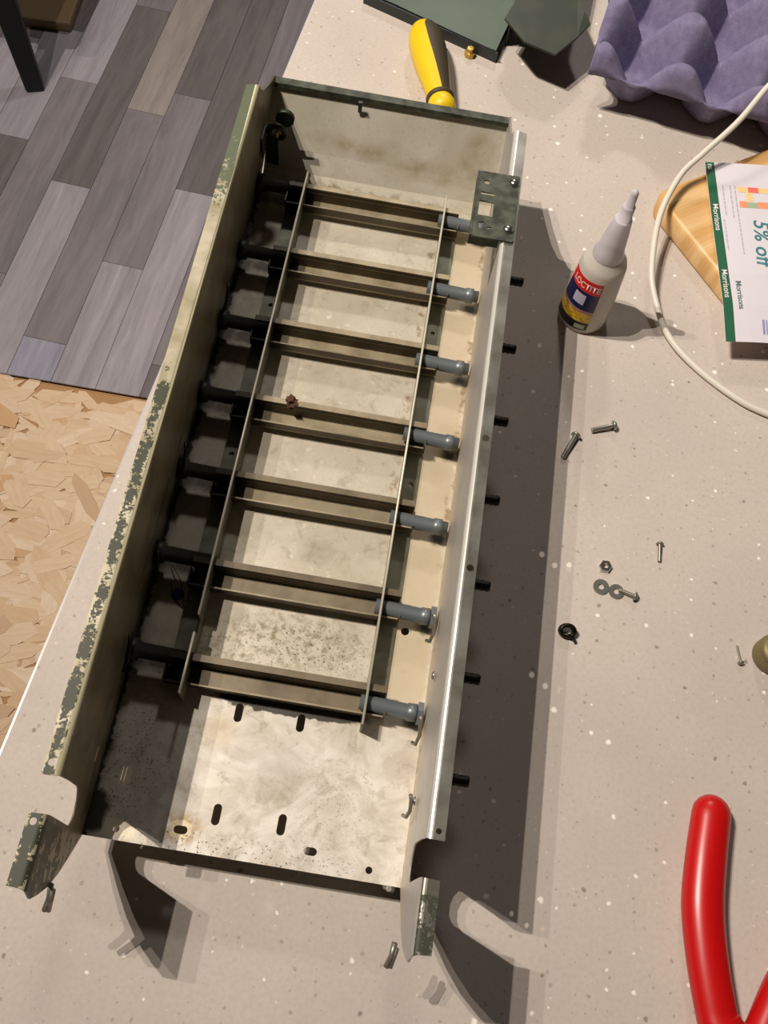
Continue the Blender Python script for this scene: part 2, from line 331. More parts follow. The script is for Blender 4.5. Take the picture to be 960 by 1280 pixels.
def slot(x, y, w, h, n=8):                                     # rounded slot of width w and height h
    r = min(w, h)/2; o = []
    if h >= w:
        for k in range(n+1): a = math.pi*k/n; o.append((x+r*math.cos(a), y+h/2-r+r*math.sin(a)))
        for k in range(n+1): a = math.pi+math.pi*k/n; o.append((x+r*math.cos(a), y-h/2+r+r*math.sin(a)))
    else:
        for k in range(n+1): a = -math.pi/2+math.pi*k/n; o.append((x+w/2-r+r*math.cos(a), y+r*math.sin(a)))
        for k in range(n+1): a = math.pi/2+math.pi*k/n; o.append((x-w/2+r+r*math.cos(a), y+r*math.sin(a)))
    return o
def text_bm(body, size, fn, extrude=0.0, shear=0.0):           # lettering as a mesh; fn maps (x, y, z) of the text to the place
    cu = bpy.data.curves.new('tmp', 'FONT'); cu.body = body; cu.size = 1.0; cu.align_x = 'CENTER'; cu.align_y = 'CENTER'; cu.resolution_u = 3; cu.shear = shear; cu.offset = .012
    ob = bpy.data.objects.new('tmp', cu); C.objects.link(ob); bpy.context.view_layer.update()
    me = bpy.data.meshes.new_from_object(ob.evaluated_get(bpy.context.evaluated_depsgraph_get()))
    bm = bmesh.new(); bm.from_mesh(me)
    for v in bm.verts: v.co = Vector(fn(v.co.x*size, v.co.y*size, v.co.z*size))
    bpy.data.objects.remove(ob); bpy.data.curves.remove(cu); bpy.data.meshes.remove(me); return bm

# ------------------------------------------------------------------ object helpers
BASE = {}
def thing(name, label, cat, base=(0,0,0), rot=None, group=None, local=False):
    o = bpy.data.objects.new(name, None); C.objects.link(o); o.empty_display_size = .02
    o.location = (base[0], base[1], base[2]+OZ); o['label'] = label; o['category'] = cat
    if rot is not None: o.rotation_euler = rot
    if group: o['group'] = group
    BASE[o.name] = Vector((0,0,0)) if local else Vector(base); return o
def obj(name, bm, mats, parent=None, base=None, smooth=None, bevel=0, recalc=True):
    if recalc: bmesh.ops.recalc_face_normals(bm, faces=bm.faces)
    me = bpy.data.meshes.new(name)
    b = BASE.get(parent.name, Vector((0,0,0))) if parent else Vector(base or (0,0,0))
    if b.length > 0: bmesh.ops.translate(bm, vec=-b, verts=bm.verts)
    bm.to_mesh(me); bm.free()
    for q in (mats if isinstance(mats, (list, tuple)) else [mats]): me.materials.append(q)
    if smooth:
        for f in me.polygons: f.use_smooth = True
    o = bpy.data.objects.new(name, me); C.objects.link(o)
    if parent: o.parent = parent; BASE[o.name] = b
    else: o.location = (b.x, b.y, b.z+OZ); BASE[o.name] = b
    if bevel:
        md = o.modifiers.new('bevel', 'BEVEL'); md.width = bevel; md.segments = 2; md.limit_method = 'ANGLE'
    return o
def struct(o): o['kind'] = 'structure'; return o
def tag(o, label, cat, group=None):
    o['label'] = label; o['category'] = cat
    if group: o['group'] = group
    return o
def lab(o, t): o['label'] = t; return o
def copy_tree(o, parent=None):
    c = o.copy(); C.objects.link(c); c.parent = parent; BASE[c.name] = BASE.get(o.name, Vector((0,0,0)))
    for ch in list(o.children): copy_tree(ch, c)
    return c

# ================================================================== the room
FZ = -OZ
def slab(name, lo, hi, mat): bm = bm_new(); box(bm, lo, hi); return struct(obj(name, bm, mat, base=(lo[0], lo[1], lo[2])))
floor = slab('floor', (-1.9,-1.7,FZ-.08), (1.9,2.6,FZ-.018), M_slab)
slab('ceiling', (-1.9,-1.7,2.3), (1.9,2.6,2.36), M_wall)
slab('wall_left', (-1.96,-1.7,FZ-.08), (-1.9,2.6,2.3), M_wall); slab('wall_right', (1.9,-1.7,FZ-.08), (1.96,2.6,2.3), M_wall)
slab('wall_back', (-1.96,2.6,FZ-.08), (1.96,2.66,2.3), M_wall); slab('wall_front', (-1.96,-1.76,FZ-.08), (1.96,-1.7,2.3), M_wall)
# vinyl strips: u across, v along, frame turned -3.2 degrees
AF = math.radians(-3.2)
def uv(u, v): return Vector((u*math.cos(AF)-v*math.sin(AF)*1, u*math.sin(AF)+v*math.cos(AF), 0))
dark, mid, light, beige_, blue_ = s2l(112,106,107), s2l(136,130,134), s2l(164,159,167), s2l(156,148,143), s2l(156,156,172)
US = .068; u_of = lambda k: -.303 + US*k
fixed = {  # strip index: list of (v_low, v_high, tint)
 -1: [(.50,.89,light),(.89,1.29,mid),(1.29,1.78,dark),(1.78,2.4,mid)],
 -2: [(.50,.89,light),(.89,1.235,light),(1.235,1.8,beige_)],
 0: [(.5,.70,dark),(.70,1.08,light),(1.08,1.62,dark),(1.62,2.3,mid)],
 1: [(.5,.95,mid),(.95,1.5,light),(1.5,1.9,mid)],
}
fixed[-2] = [(.50,.905,light),(.905,1.30,mid),(1.30,1.82,dark)]           # strip -.439 .. -.371
fixed[-1] = [(.50,1.085,light),(1.085,1.66,dark),(1.66,2.2,mid)]           # strip -.371 .. -.303
fixed[0] = [(.50,.735,dark),(.735,1.62,mid),(1.62,2.2,light)]              # strip -.303 .. -.235
fixed[-3] = [(.50,.735,blue_),(.735,1.24,mid),(1.24,1.80,beige_)]          # strip -.507 .. -.439
fixed[-4] = [(.50,1.045,light),(1.045,1.50,dark),(1.50,2.05,mid)]          # strip -.575 .. -.507
fixed[-5] = [(.50,.84,mid),(.84,1.28,mid),(1.28,1.75,light)]
fixed[-6] = [(.50,1.12,dark),(1.12,1.40,light),(1.40,1.9,dark)]
fixed[-7] = [(.50,.95,mid),(.95,1.36,light),(1.36,1.9,dark)]
def plank(k, v0, v1, tint, first=False):
    bm = bm_new(); g_ = .0004
    lo, hi = (u_of(k)+g_, v0+g_, FZ-.003), (u_of(k+1)-g_, v1-g_, FZ)
    q = box(bm, (lo[0]-lo[0], 0, 0), (hi[0]-lo[0], hi[1]-lo[1], .003))
    for a in q:
        if a.co.y < 1e-6 and first: a.co.y = (.690-(lo[0]+a.co.x)*math.sin(AF))/math.cos(AF) - lo[1]
    me_o = obj('floor_plank', bm, M_plank); me_o.parent = floor
    p = uv(lo[0], lo[1]); p = Vector((p.x, p.y, FZ-.003)); me_o.location = p - Vector((-1.9,-1.7,FZ-.08)); me_o.rotation_euler = (0,0,AF)
    j = random.uniform(.96, 1.04); me_o.color = (tint[0]*j, tint[1]*j, tint[2]*j, 1)
rp = random.Random(5)
for k in range(-15, 13):
    L_ = fixed.get(k)
    if not L_:
        L_ = []; v = .50; first = rp.uniform(.1,.5); e = v+first
        while v < 2.3: L_.append((v, e, rp.choice([dark, mid, light, mid, beige_]))); v = e; e += rp.uniform(.4,.62)
    v = L_[-1][1]
    while v < 2.35: L_ = L_ + [(v, v+.5, rp.choice([dark, mid, light]))]; v += .5
    low = (.690-u_of(k)*math.sin(AF))/math.cos(AF)
    for a, b, t in L_:
        if a < 2.4 and b > low+.02: plank(k, max(a, low), min(b, 2.52), t, a < low)
# chipboard (OSB)
bm = bm_new(); box(bm, (-1.4,-1.2,FZ-.018), (1.5,.6895,FZ-.006)); osb = obj('chipboard_panel', bm, M_osb)
osb.parent = floor; osb.location = -Vector((-1.9,-1.7,FZ-.08))
rf = random.Random(3)
def flake_mesh(bm, L, Wd, th=.0006, M=None):
    n = rf.choice([4,5,5,6]); top = []
    pts = [(-L/2, rf.uniform(-.3,.1)*Wd), (-L*rf.uniform(.25,.4), -Wd/2), (L*rf.uniform(.2,.42), -Wd/2*rf.uniform(.7,1)), (L/2, rf.uniform(-.2,.3)*Wd), (L*rf.uniform(.2,.4), Wd/2), (-L*rf.uniform(.2,.4), Wd/2*rf.uniform(.7,1))]
    T = [bm.verts.new((x_, y_, th)) for x_, y_ in pts]; B = [bm.verts.new((x_, y_, 0)) for x_, y_ in pts]
    if M is not None:
        for q in T+B: q.co = M @ q.co
    bm.faces.new(T); k = len(T)
    for i in range(k): bm.faces.new((B[i], B[(i+1)%k], T[(i+1)%k], T[i]))
protos = []
for i in range(14):
    bm = bm_new(); flake_mesh(bm, rf.uniform(.05,.095), rf.uniform(.014,.032)); me = bpy.data.meshes.new('wood_flake'); bmesh.ops.recalc_face_normals(bm, faces=bm.faces); bm.to_mesh(me); bm.free(); me.materials.append(M_flake); protos.append(me)
bm = bm_new()
for i in range(3400):
    x_, y_ = rf.uniform(-.85,.12), rf.uniform(-.35,.675)
    flake_mesh(bm, rf.uniform(.03,.085), rf.uniform(.009,.026), .0005, Matrix.Translation((x_, y_, FZ-.0058+rf.uniform(0,.0012))) @ Matrix.Rotation(rf.gauss(0,.75)+.1, 4, 'Z'))
fl = obj('flake_layer', bm, M_flakes, recalc=False); fl.parent = osb; fl.location = (0,0,0); fl['kind'] = 'stuff'
for i in range(290):
    o = bpy.data.objects.new('wood_flake', rf.choice(protos)); C.objects.link(o); o.parent = osb
    o.location = (rf.uniform(-.62,-.12), rf.uniform(-.02,.66), FZ-.0045+rf.uniform(0,.0012)); o.rotation_euler = (rf.gauss(0,.006), rf.gauss(0,.006), rf.gauss(.1,.75))
# worktop
t = thing('table', 'pale speckled laminate worktop carrying the metal chassis and tools', 'table', (.6,.3,FZ))
th_ = math.atan(.092); Mt = Matrix.Translation((-.0624,0,0)) @ Matrix.Rotation(-th_, 4, 'Z')
bm = bm_new(); box(bm, (0,-.42,TT-.030), (1.15,1.25,TT), Mt)
for f in bm.faces: f.material_index = 0
wt = obj('worktop', bm, [M_top], t, bevel=.0012)
bm = bm_new(); box(bm, (-.0012,-.42,TT-.029), (0,1.25,TT-.0012), Mt); obj('edge_band', bm, M_edge, t)
for x_, y_ in ((.08,-.34),(1.07,-.34),(.08,1.17),(1.07,1.17)):
    bm = bm_new(); box(bm, (x_-.025,y_-.025,FZ-.004), (x_+.025,y_+.025,TT-.030), Mt); obj('leg', bm, M_black, t)

# ================================================================== the chassis
W, L, H, HB, r_, FL = .160, .456, .0891, .0684, .0025, .0077
ch = thing('metal_chassis', 'long open aluminium tray chassis with green-chipped flanges and seven crossbars', 'chassis', (0,0,0))
holes = [slot(.063,.0722,.0042,.0100), slot(.0962,.0722,.0042,.0095), slot(.0630,.0198,.0042,.0106), slot(.0962,.0201,.0042,.0105),
         slot(.0470,.0098,.0070,.0040), slot(.1128,.0098,.0066,.0040), circ(.0156,.0052,.0017), circ(.1432,.0056,.0018), circ(.1437,.1320,.0023)]
bm = plate([(-.0012,0),(W,0),(W,.4315),(-.0012,.4315)], holes, .0012); bmesh.ops.translate(bm, vec=(0,0,-.0006), verts=bm.verts)
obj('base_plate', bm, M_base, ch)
bm = bm_new(); profile_x(bm, [(.4305,-.0005),(.4370,.0008),(.4440,.0060),(.4530,.0170),(.4620,.0300),(.4700,.0420),(.4740,.0480),(.4752,.0520)], .0010, .0006, W-.0004, 0, 0)
bw = obj('back_wall', bm, M_back, ch)
bm = bm_new(); profile_x(bm, [(.4722,.0500),(.4726,.0524),(.4772,.0526),(.4774,.0470)], .0009, .0008, W+.0008, 0, 0); obj('top_lip', bm, M_latch, bw)
bm = bm_new(); box(bm, (.060,.4680,.0440), (.0625,.4700,.0520)); obj('hook', bm, M_latch, bw)
s1 = H - r_; arc = math.pi*r_/2; s2 = s1 + arc; se = s2 + (FL - r_)
def side(left):
    out = [(0,-.0012),(.433,-.0012),(.446,.006),(.478,.0500),(.4785,.0530),(.462,.0610),(.440,.0740),(.4285,s1-.002),(.4275,s1),(.4262,s2),(.4250,se),(.0137,se),(.0137,s2),(.0142,s1),(.0156,.068),(.0165,.046),(.0158,.0415),(.0120,.0365),(.0075,.0340),
           (.0030,.0340),(.0004,.0365),(-.0007,.0405),(-.0012,.070),(-.0016,s1),(-.0018,s2),(-.0020,se),(-.0306,se),(-.0309,s2),(-.0318,s1),(-.0338,.077),(-.0315,.064),(-.0270,.046),(-.0206,.0315),(-.0115,.0160)]
    hs = []
    if left: hs += [slot(.0361,.0224,.0085,.0022), circ(-.0052,se-.0028,.0016), circ(.019,se-.0028,.0016), circ(.3266,.0294,.0010), circ(.3255,.0262,.0008), circ(.334,.031,.0009), circ(.2115,.030,.0009), circ(.0949,.0319,.0010)]
    else: hs += [circ(.0173,se-.0030,.0013), circ(.1383,se-.0030,.0018), circ(.2101,se-.0030,.0018)]
    bm = plate(out, hs, .0010)
    for k in range(0, 7):
        s = s1 + arc*k/6
        bmesh.ops.bisect_plane(bm, geom=bm.verts[:]+bm.edges[:]+bm.faces[:], plane_co=(0,s,0), plane_no=(0,1,0))
    bm.faces.ensure_lookup_table()
    for f in bm.faces:
        c_ = f.calc_center_median(); f.material_index = 1 if c_.y > s1+arc*.45 else (1 if c_.z*(1 if left else -1) < -.0001 and False else 0)
        if s1 < c_.y < s2:
            if s1+arc*.3 < c_.y < s1+arc*.9 and c_.x > -.0005: f.material_index = 2
    for v in bm.verts:
        y, s, d = v.co; # d: thickness offset, + is towards the inside
        if s <= s1: x, z, nx, nz = 0, s, 1, 0
        elif s <= s2:
            a = (s-s1)/r_; x, z, nx, nz = -(r_-r_*math.cos(a)), s1+r_*math.sin(a), math.cos(a), math.sin(a)
        else: x, z, nx, nz = -(r_+(s-s2)), s1+r_, 0, 1
        bow = .0004*math.sin(y*40)
        x = x + nx*d - .0005; z = z + nz*d
        if left: v.co = (x + .0049*z/H + bow, y, z)
        else: v.co = (W - x - .0002*z/H, y, z)
    return bm
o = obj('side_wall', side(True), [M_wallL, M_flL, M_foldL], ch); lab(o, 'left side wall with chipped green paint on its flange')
o = obj('side_wall', side(False), [M_wallR, M_flR, M_foldR], ch); lab(o, 'right side wall with bare bright flange, green only at the front tab')
# pins hanging at the lower tips
for x_, a, b in ((.0026,(-.0262,.0440),(-.0365,.0335)), (.1578,(-.0262,.0330),(-.0366,.0290))):
    bm = bm_new(); tube(bm, [(x_,a[0],a[1]),(x_-.0004,(a[0]+b[0])/2,(a[1]+b[1])/2),(x_-.0022,b[0],b[1])], .0014, 8); tube(bm, [(x_+.0014,a[0]-.002,a[1]-.001),(x_-.0004,b[0],b[1])], .0012, 8)
    obj('split_pin', bm, M_hook, ch)
# rails
def rail(left):
    sg = 1 if left else -1; xw = .0332 if left else .1280; xf = .0215 if left else .1385; y0, y1 = .0728, .4335
    web = [(y0,.0008),(y1,.0008),(y1,.0195),(y0+.043,.0195),(y0+.0425,.0120),(y0+.0335,.0120),(y0+.033,.0195),(y0,.0200)] if left else [(y0,.0008),(y1,.0008),(y1,.0195),(y0,.0200)]
    bm = plate(web, [], .0012)
    for v in bm.verts: y, z, d = v.co; v.co = (xw+d, y, z)
    a, b = sorted((xw, xf))
    b2 = plate([(a,y0+.012),(b,y0+.012),(b,y1-.012),(a,y1-.012)], [circ((a+b)/2-.001*sg,.2225,.0016), circ((a+b)/2,.3335,.0015)], .0009)
    for v in b2.verts: v.co.z += .0009
    me = bpy.data.meshes.new('t'); b2.to_mesh(me); bm.from_mesh(me); bpy.data.meshes.remove(me); b2.free()
    return obj('rail', bm, M_rail, ch)
rail(True); rail(False)
# seven crossbars: upturned channel, two tubes, threaded stud
yf = [.0952,.1494,.2048,.2574,.3138,.3700,.4260]
for k, ((yl, yr), y0) in enumerate(zip(tubes, yf)):
    bm = bm_new(); zb = .0045; h_ = .0112
    profile_x(bm, [(.0032,h_),(0,h_),(-.0004,0),(-.0112,0),(-.0120,h_-.0032)], .0009, .0225, .1380, y0-.0032, zb)
    box(bm, (.0215,y0-.0150,.0050), (.0225,y0-.0060,.0135)); box(bm, (.1380,y0-.0150,.0050), (.1390,y0-.0060,.0145))
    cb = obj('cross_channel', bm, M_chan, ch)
    bm = bm_new(); tube(bm, [(.0008,yl,.0120),(.0060,yl,.0120),(.0062,yl,.0120),(.0345,yl-.0006,.0115)], [.0068,.0058,.0043,.0043], 16); o = obj('spacer_tube', bm, M_tubeL, ch); lab(o, 'sooty black spacer tube')
    bm = bm_new(); tube(bm, [(.1250,yr+.0012,.0115),(.1500,yr,.0118),(.1502,yr,.0118),(.1550,yr,.0118),(.1552,yr,.0118),(.1585,yr,.0118)], [.0042,.0042,.0048,.0048,.0038,.0038], 16); obj('spacer_tube', bm, M_tube, ch)
    ys = .0464 + .0495*k; bm = bm_new()
    pts = []; rr = []
    for i in range(15): pts.append((.1612+.0193*i/14, ys, .053)); rr.append(.0029 if i % 2 else .0026)
    tube(bm, pts, rr, 12); obj('threaded_stud', bm, M_stud, ch)
# hex nuts and hanging clips on the right wall
for yr in (.1385,.0848):
    bm = bm_new(); lathe(bm, [(0,0),(.0062,0),(.0062,.0030),(0,.0030)], 6, Matrix.Translation((.1555,yr,.0118)) @ Matrix.Rotation(math.pi/2, 4, 'Y'), smooth=False); obj('hex_nut', bm, M_tube, ch)
for (y_, z_, ln) in ((.1310,.0270,.013),(.0770,.0240,.013),(.0376,.0273,.009)):
    bm = bm_new(); tube(bm, [(.1560,y_+.002,z_+.006),(.1568,y_,z_+.004),(.1572,y_-ln*.5,z_),(.1560,y_-ln*.8,z_-.003),(.1545,y_-ln*.7,z_-.006)], .0010, 8); obj('wire_clip', bm, M_hook, ch)
for (y_, z_) in ((.0376,.030),(.0976,.0416)):
    bm = bm_new(); lathe(bm, [(0,0),(.0022,0),(.0018,.0010),(0,.0013)], 10, Matrix.Translation((.1590,y_,z_)) @ Matrix.Rotation(-math.pi/2, 4, 'Y')); obj('rivet', bm, M_zinc, ch)
for (y_, z_) in ((.0870,.0290),(.1400,.0150),(.2050,.0210),(.3150,.0280)):
    bm = bm_new(); x_ = .0010+.0049*z_/H
    tube(bm, [(x_+.0012,y_+.008,z_+.003),(x_+.0022,y_+.003,z_+.001),(x_+.0024,y_-.004,z_-.002),(x_+.0010,y_-.009,z_-.006)], .0009, 8); obj('wire_clip', bm, M_darkst, ch)
# eye bracket in the back corner
bm = bm_new()
tube(bm, [(.0112+.0052*math.cos(a), .4405-.001*math.sin(a), .0420+.0058*math.sin(a)) for a in [2*math.pi*i/16 for i in range(17)]], .0021, 8, False); box(bm, (.0035,.4385,.0150), (.0120,.4400,.0380)); box(bm, (.0030,.428,.030), (.0042,.440,.046))
tube(bm, [(.0150,.4470,.0470),(.0150,.4500,.0470)], .0062, 14)
obj('eye_bracket', bm, M_dkgreen, ch)
bm = bm_new(); tube(bm, [(.0112,.4380,.0400),(.0114,.4385,.0445)], .0012, 8); obj('pin', bm, M_brass, ch)
# latch plate on the right flange
lp = plate([(.1428,.3392),(.1440,.3384),(.1662,.3386),(.1672,.3394),(.1668,.3876),(.1660,.3884),(.1436,.3880),(.1428,.3870)],
           [[(.1450,.3545),(.1535,.3545),(.1535,.3655),(.1450,.3655)], [(.1452,.3702),(.1536,.3702),(.1536,.3724),(.1452,.3724)], circ(.1480,.3800,.0018), [(.1468,.3440),(.1500,.3440),(.1505,.3490),(.1490,.3500),(.1462,.3492)], [(.1515,.3455),(.1545,.3455),(.1545,.3470),(.1515,.3470)]], .0012)
bmesh.ops.translate(lp, vec=(0,0,H+.0012), verts=lp.verts)
box(lp, (.1420,.3390,H-.0060), (.1430,.3880,H+.0018)); box(lp, (.1430,.3384,H-.0050), (.1590,.3392,H+.0008))
la = obj('latch_plate', lp, M_latch, ch)
for x_, y_ in ((.1637,.3826),(.1633,.3471)):
    bm = bm_new(); lathe(bm, [(0,0),(.0031,0),(.0030,.0009),(.0018,.0018),(0,.0021)], 16, Matrix.Translation((x_,y_,H+.0018)))
    s_ = obj('screw_head', bm, M_chrome, la)
bm = bm_new(); bmesh.ops.create_icosphere(bm, subdivisions=3, radius=.0036, matrix=Matrix.Translation((.0560,.2560,.0155)))
for v in bm.verts: v.co += (v.co-Vector((.056,.256,.0155)))*noise.noise(v.co*700)*.8
obj('rust_lump', bm, M_rust, ch)
bm = bm_new(); lathe(bm, [(0,0),(.0036,0),(.0030,.0007),(0,.0009)], 14, Matrix.Translation((.0160,.1312,.0002))); o = obj('sealant_blob', bm, M_blue, ch); lab(o, 'dark blue blob of sealant')
for x_, y_ in ((.02,.03),(.14,.03),(.02,.43),(.14,.43)):
    bm = bm_new(); tube(bm, [(x_,y_,-.0012),(x_,y_,TT)], .004, 12); obj('foot', bm, M_stud, ch)
# black thread lying inside
bm = bm_new(); tube(bm, [(.0083,.1476,.0010),(.0110,.1450,.0022),(.0150,.1400,.0030),(.0180,.1340,.0026),(.0195,.1290,.0010),(.0213,.1240,.0006),(.0190,.1250,.0004),(.0150,.1275,.0004),(.0120,.1330,.0004),(.0108,.1380,.0004)], .00022, 5)
tag(obj('thread', bm, M_thread, base=(.0150,.1350,.0001)), 'fine black curled thread beside the blue blob inside the tray', 'thread')

# ================================================================== small hardware on the worktop
def axis_m(p, q):          # local +Z runs from p to q
    a, b, d = frame_at(p, Vector(q)-Vector(p)); return Matrix((a, b, d)).transposed().to_4x4()
def screw(label, p, q, rh, rs, mat, name='screw', group=None, style='pan'):
    p, q = Vector(p), Vector(q); Ln = (q-p).length; hz = rh; p = Vector((p.x, p.y, TT+hz*.98)); q = Vector((q.x, q.y, TT+rs))
    t = thing(name, label, 'screw', (p.x, p.y, TT), group=group)
    Mx = Matrix.Translation(p) @ axis_m(p, q); Ln = (q-p).length
    bm = bm_new(); lathe(bm, [(0,-rh*.75),(rh*.6,-rh*.62),(rh*.93,-rh*.3),(rh,0),(rs,.0002)] if style == 'pan' else [(0,-.0003),(rh*.96,-.0002),(rh,.0001),(rs,.0022)], 18, Mx)
    obj('screw_head', bm, mat, t)
    n_ = int(Ln/.00042); prof = [(rs*(1.0 if i % 2 else .8), .0001+(Ln-.0004)*i/n_) for i in range(n_+1)] + [(0, Ln)]
    bm = bm_new(); lathe(bm, [(0,.0001)]+prof, 14, Mx); obj('threaded_shank', bm, mat, t)
screw('zinc screw lying sideways, nearest to the bottle, head to the right', (.2604,.3028,0), (.2463,.2969,0), .0033, .0017, M_zinc)
screw('zinc screw at the edge of the chassis shadow, tip towards it', (.2361,.2900,0), (.2290,.2730,0), .0033, .0017, M_zinc)
screw('small dark brass screw standing slanted, farthest right of the loose washers', (.2936,.2235,0), (.2940,.2120,0), .0024, .0012, M_hook)
screw('small screw lying against a washer, round head away from it', (.2787,.1860,0), (.2695,.1890,0), .0029, .0013, M_hook)
screw('thin little screw near the right edge beside the olive cap', (.3440,.1560,0), (.3424,.1665,0), .0021, .0007, M_hook)
def washer(label, x, y, ro, ri, z=0, h=.0010, mat=M_zinc, n=28):
    bm = bm_new(); lathe(bm, [(ri,0),(ro,0),(ro,h),(ri,h),(ri,0)], n, Matrix.Translation((x,y,TT+z)), smooth=False)
    tag(obj('washer', bm, mat, base=(x,y,TT+z)), label, 'washer', 'loose washers')
washer('flat grey washer lying alone, left of the two', .2588,.1892,.0049,.0018)
washer('flat grey washer touching the shank of a small screw', .2682,.1878,.0047,.0018)
bm = bm_new(); Mx = Matrix.Translation((.2606,.2028,TT)); lathe(bm, [(.0017,0),(.0041,0),(.0041,.0020),(.0036,.0027),(.0018,.0027),(.0017,.0020),(.0017,0)], 6, Mx, smooth=False)
tag(obj('hex_nut', bm, M_chrome, base=(.2606,.2028,TT)), 'shiny little hex nut above the two washers', 'nut')
bm = bm_new(); pts = []
for i in range(40):
    a = 2*math.pi*i/15; pts.append((.2395+.0042*math.cos(a), .1572+.0036*math.sin(a)*.8-.0012*i/40, TT+.0016+.0036*i/40+.0016*math.sin(a)))
tube(bm, pts, .0013, 8); tube(bm, [pts[-1], (.2430,.1530,TT+.0040), (.2452,.1512,TT+.0010)], .0010, 8)
tag(obj('spring_clip', bm, M_darkst, base=(.2400,.1560,TT)), 'small black coiled spring clip on the worktop beside the chassis shadow', 'clip')
t = thing('cap', 'olive brass cylindrical cap cut by the right picture edge', 'cap', (.3625,.1630,TT))
bm = bm_new(); lathe(bm, [(0,0),(.0108,0),(.0113,.0012),(.0113,.0100),(.0104,.0112),(.0104,.0120),(.0110,.0128),(.0104,.0150),(.0070,.0156),(0,.0156)], 28, Matrix.Translation((.3625,.1630,TT))); obj('cap_body', bm, M_olive, t)
bm = bm_new(); lathe(bm, [(0,.0150),(.0056,.0150),(.0056,.0190),(.0046,.0200),(0,.0200)], 20, Matrix.Translation((.3625,.1630,TT))); obj('top_boss', bm, M_brass, t)

# ================================================================== glue bottle
bx, by = .2348, .3905
t = thing('glue_bottle', 'small frosted glue bottle with red, navy and yellow label and long nozzle', 'bottle', (bx,by,TT))
Mb = Matrix.Translation((bx,by,TT)); RB = .0172
bm = bm_new(); lathe(bm, [(0,.0008),(RB-.003,0),(RB-.0006,.0010),(RB,.0034),(RB-.0006,.030),(RB-.0022,.0545),(RB-.0036,.0590),(RB-.0072,.0625),(.0098,.0632)], 48, Mb); obj('bottle_body', bm, M_bot, t)
bm = bm_new(); lathe(bm, [(.0100,.0628),(.0102,.0645),(.0086,.0700),(.0070,.0850),(.0056,.0950),(.0054,.0956),(.0043,.0958),(.0040,.1060),(.0036,.1066),(.0029,.1070),(.0024,.1170),(.0014,.1190),(0,.1192)], 28, Mb); obj('nozzle', bm, M_noz, t)
face = math.atan2(-.0407-by, .1149-bx)                      # towards the front left
def bodyr(z): return RB - .0006*max(0, (z-.0034))/.0266 if z < .03 else RB-.0006-.0016*(z-.03)/.0245
def wrapf(a, z, off=.00025): r = bodyr(z)+off; return (bx+r*math.cos(a), by+r*math.sin(a), TT+z)
def band(name, z0, z1, a0, a1, mat, off, parent):
    bm = bm_new(); n = 20; g = [[bm.verts.new(wrapf(a0+(a1-a0)*i/n, z0+(z1-z0)*j/2, off)) for i in range(n+1)] for j in range(3)]
    for j in range(2):
        for i in range(n): f = bm.faces.new((g[j][i], g[j][i+1], g[j+1][i+1], g[j+1][i])); f.smooth = True
    return obj(name, bm, mat, parent, recalc=False)
a0, a1 = face-1.30, face+.42
lbl = band('label', .0060,.0500, a0, a1, M_wht, .00012, t); lab(lbl, 'wrap-around printed label')
band('label_band', .0400,.0505, a0, a1, M_lred, .0002, lbl); band('label_band', .0240,.0400, a0, a1, M_lnavy, .0002, lbl); band('label_band', .0212,.0240, a0, a1, M_lmau, .0002, lbl)
band('label_band', .0125,.0212, a0, a1, M_lyel, .0002, lbl); band('label_band', .0050,.0125, a0, a1, M_lblk, .0002, lbl)
band('label_panel', .0285,.0375, face-.62, face-.10, M_lpale, .0003, lbl); band('label_panel', .0062,.0102, face-.12, face+.30, M_lgrn, .0003, lbl)
ac = face-.33
obj('lettering', text_bm('LOCTITE', .0060, lambda x, y, z: wrapf(ac+x/RB, .0448+y*1.15, .0004)), M_wht, lbl)

# ================================================================== cable
cp = [(.3627,.6019,.040),(.3427,.5706,.036),(.3260,.5441,.026),(.3056,.5208,.014),(.2915,.5032,.006),(.2798,.4682,0),(.2778,.4308,-.008),(.2822,.4083,-.014),(.2947,.3814,-.0200),(.3153,.3603,-.0223),(.3429,.3412,-.0223),(.3646,.3328,-.0223),(.40,.325,-.0223),(.45,.330,-.0223)]
cp = [(.62,.86,-.022),(.54,.80,.010),(.47,.745,.040),(.41,.68,.043)] + cp
def catmull(P, n=8):
    P = [Vector(p) for p in P]; P = [P[0]*2-P[1]] + P + [P[-1]*2-P[-2]]; o = []
    for i in range(1, len(P)-2):
        for k in range(n):
            t_ = k/n; a, b, c, d = P[i-1:i+3]
            o.append(.5*((2*b)+(c-a)*t_+(2*a-5*b+4*c-d)*t_*t_+(3*b-a-3*c+d)*t_**3))
    return o + [P[-2]]
bm = bm_new(); tube(bm, catmull(cp, 10), .0022, 12); tag(obj('cable', bm, M_cable, base=(.2778,.4308,TT)), 'thin off-white cable curving over the wooden board and worktop', 'cable')

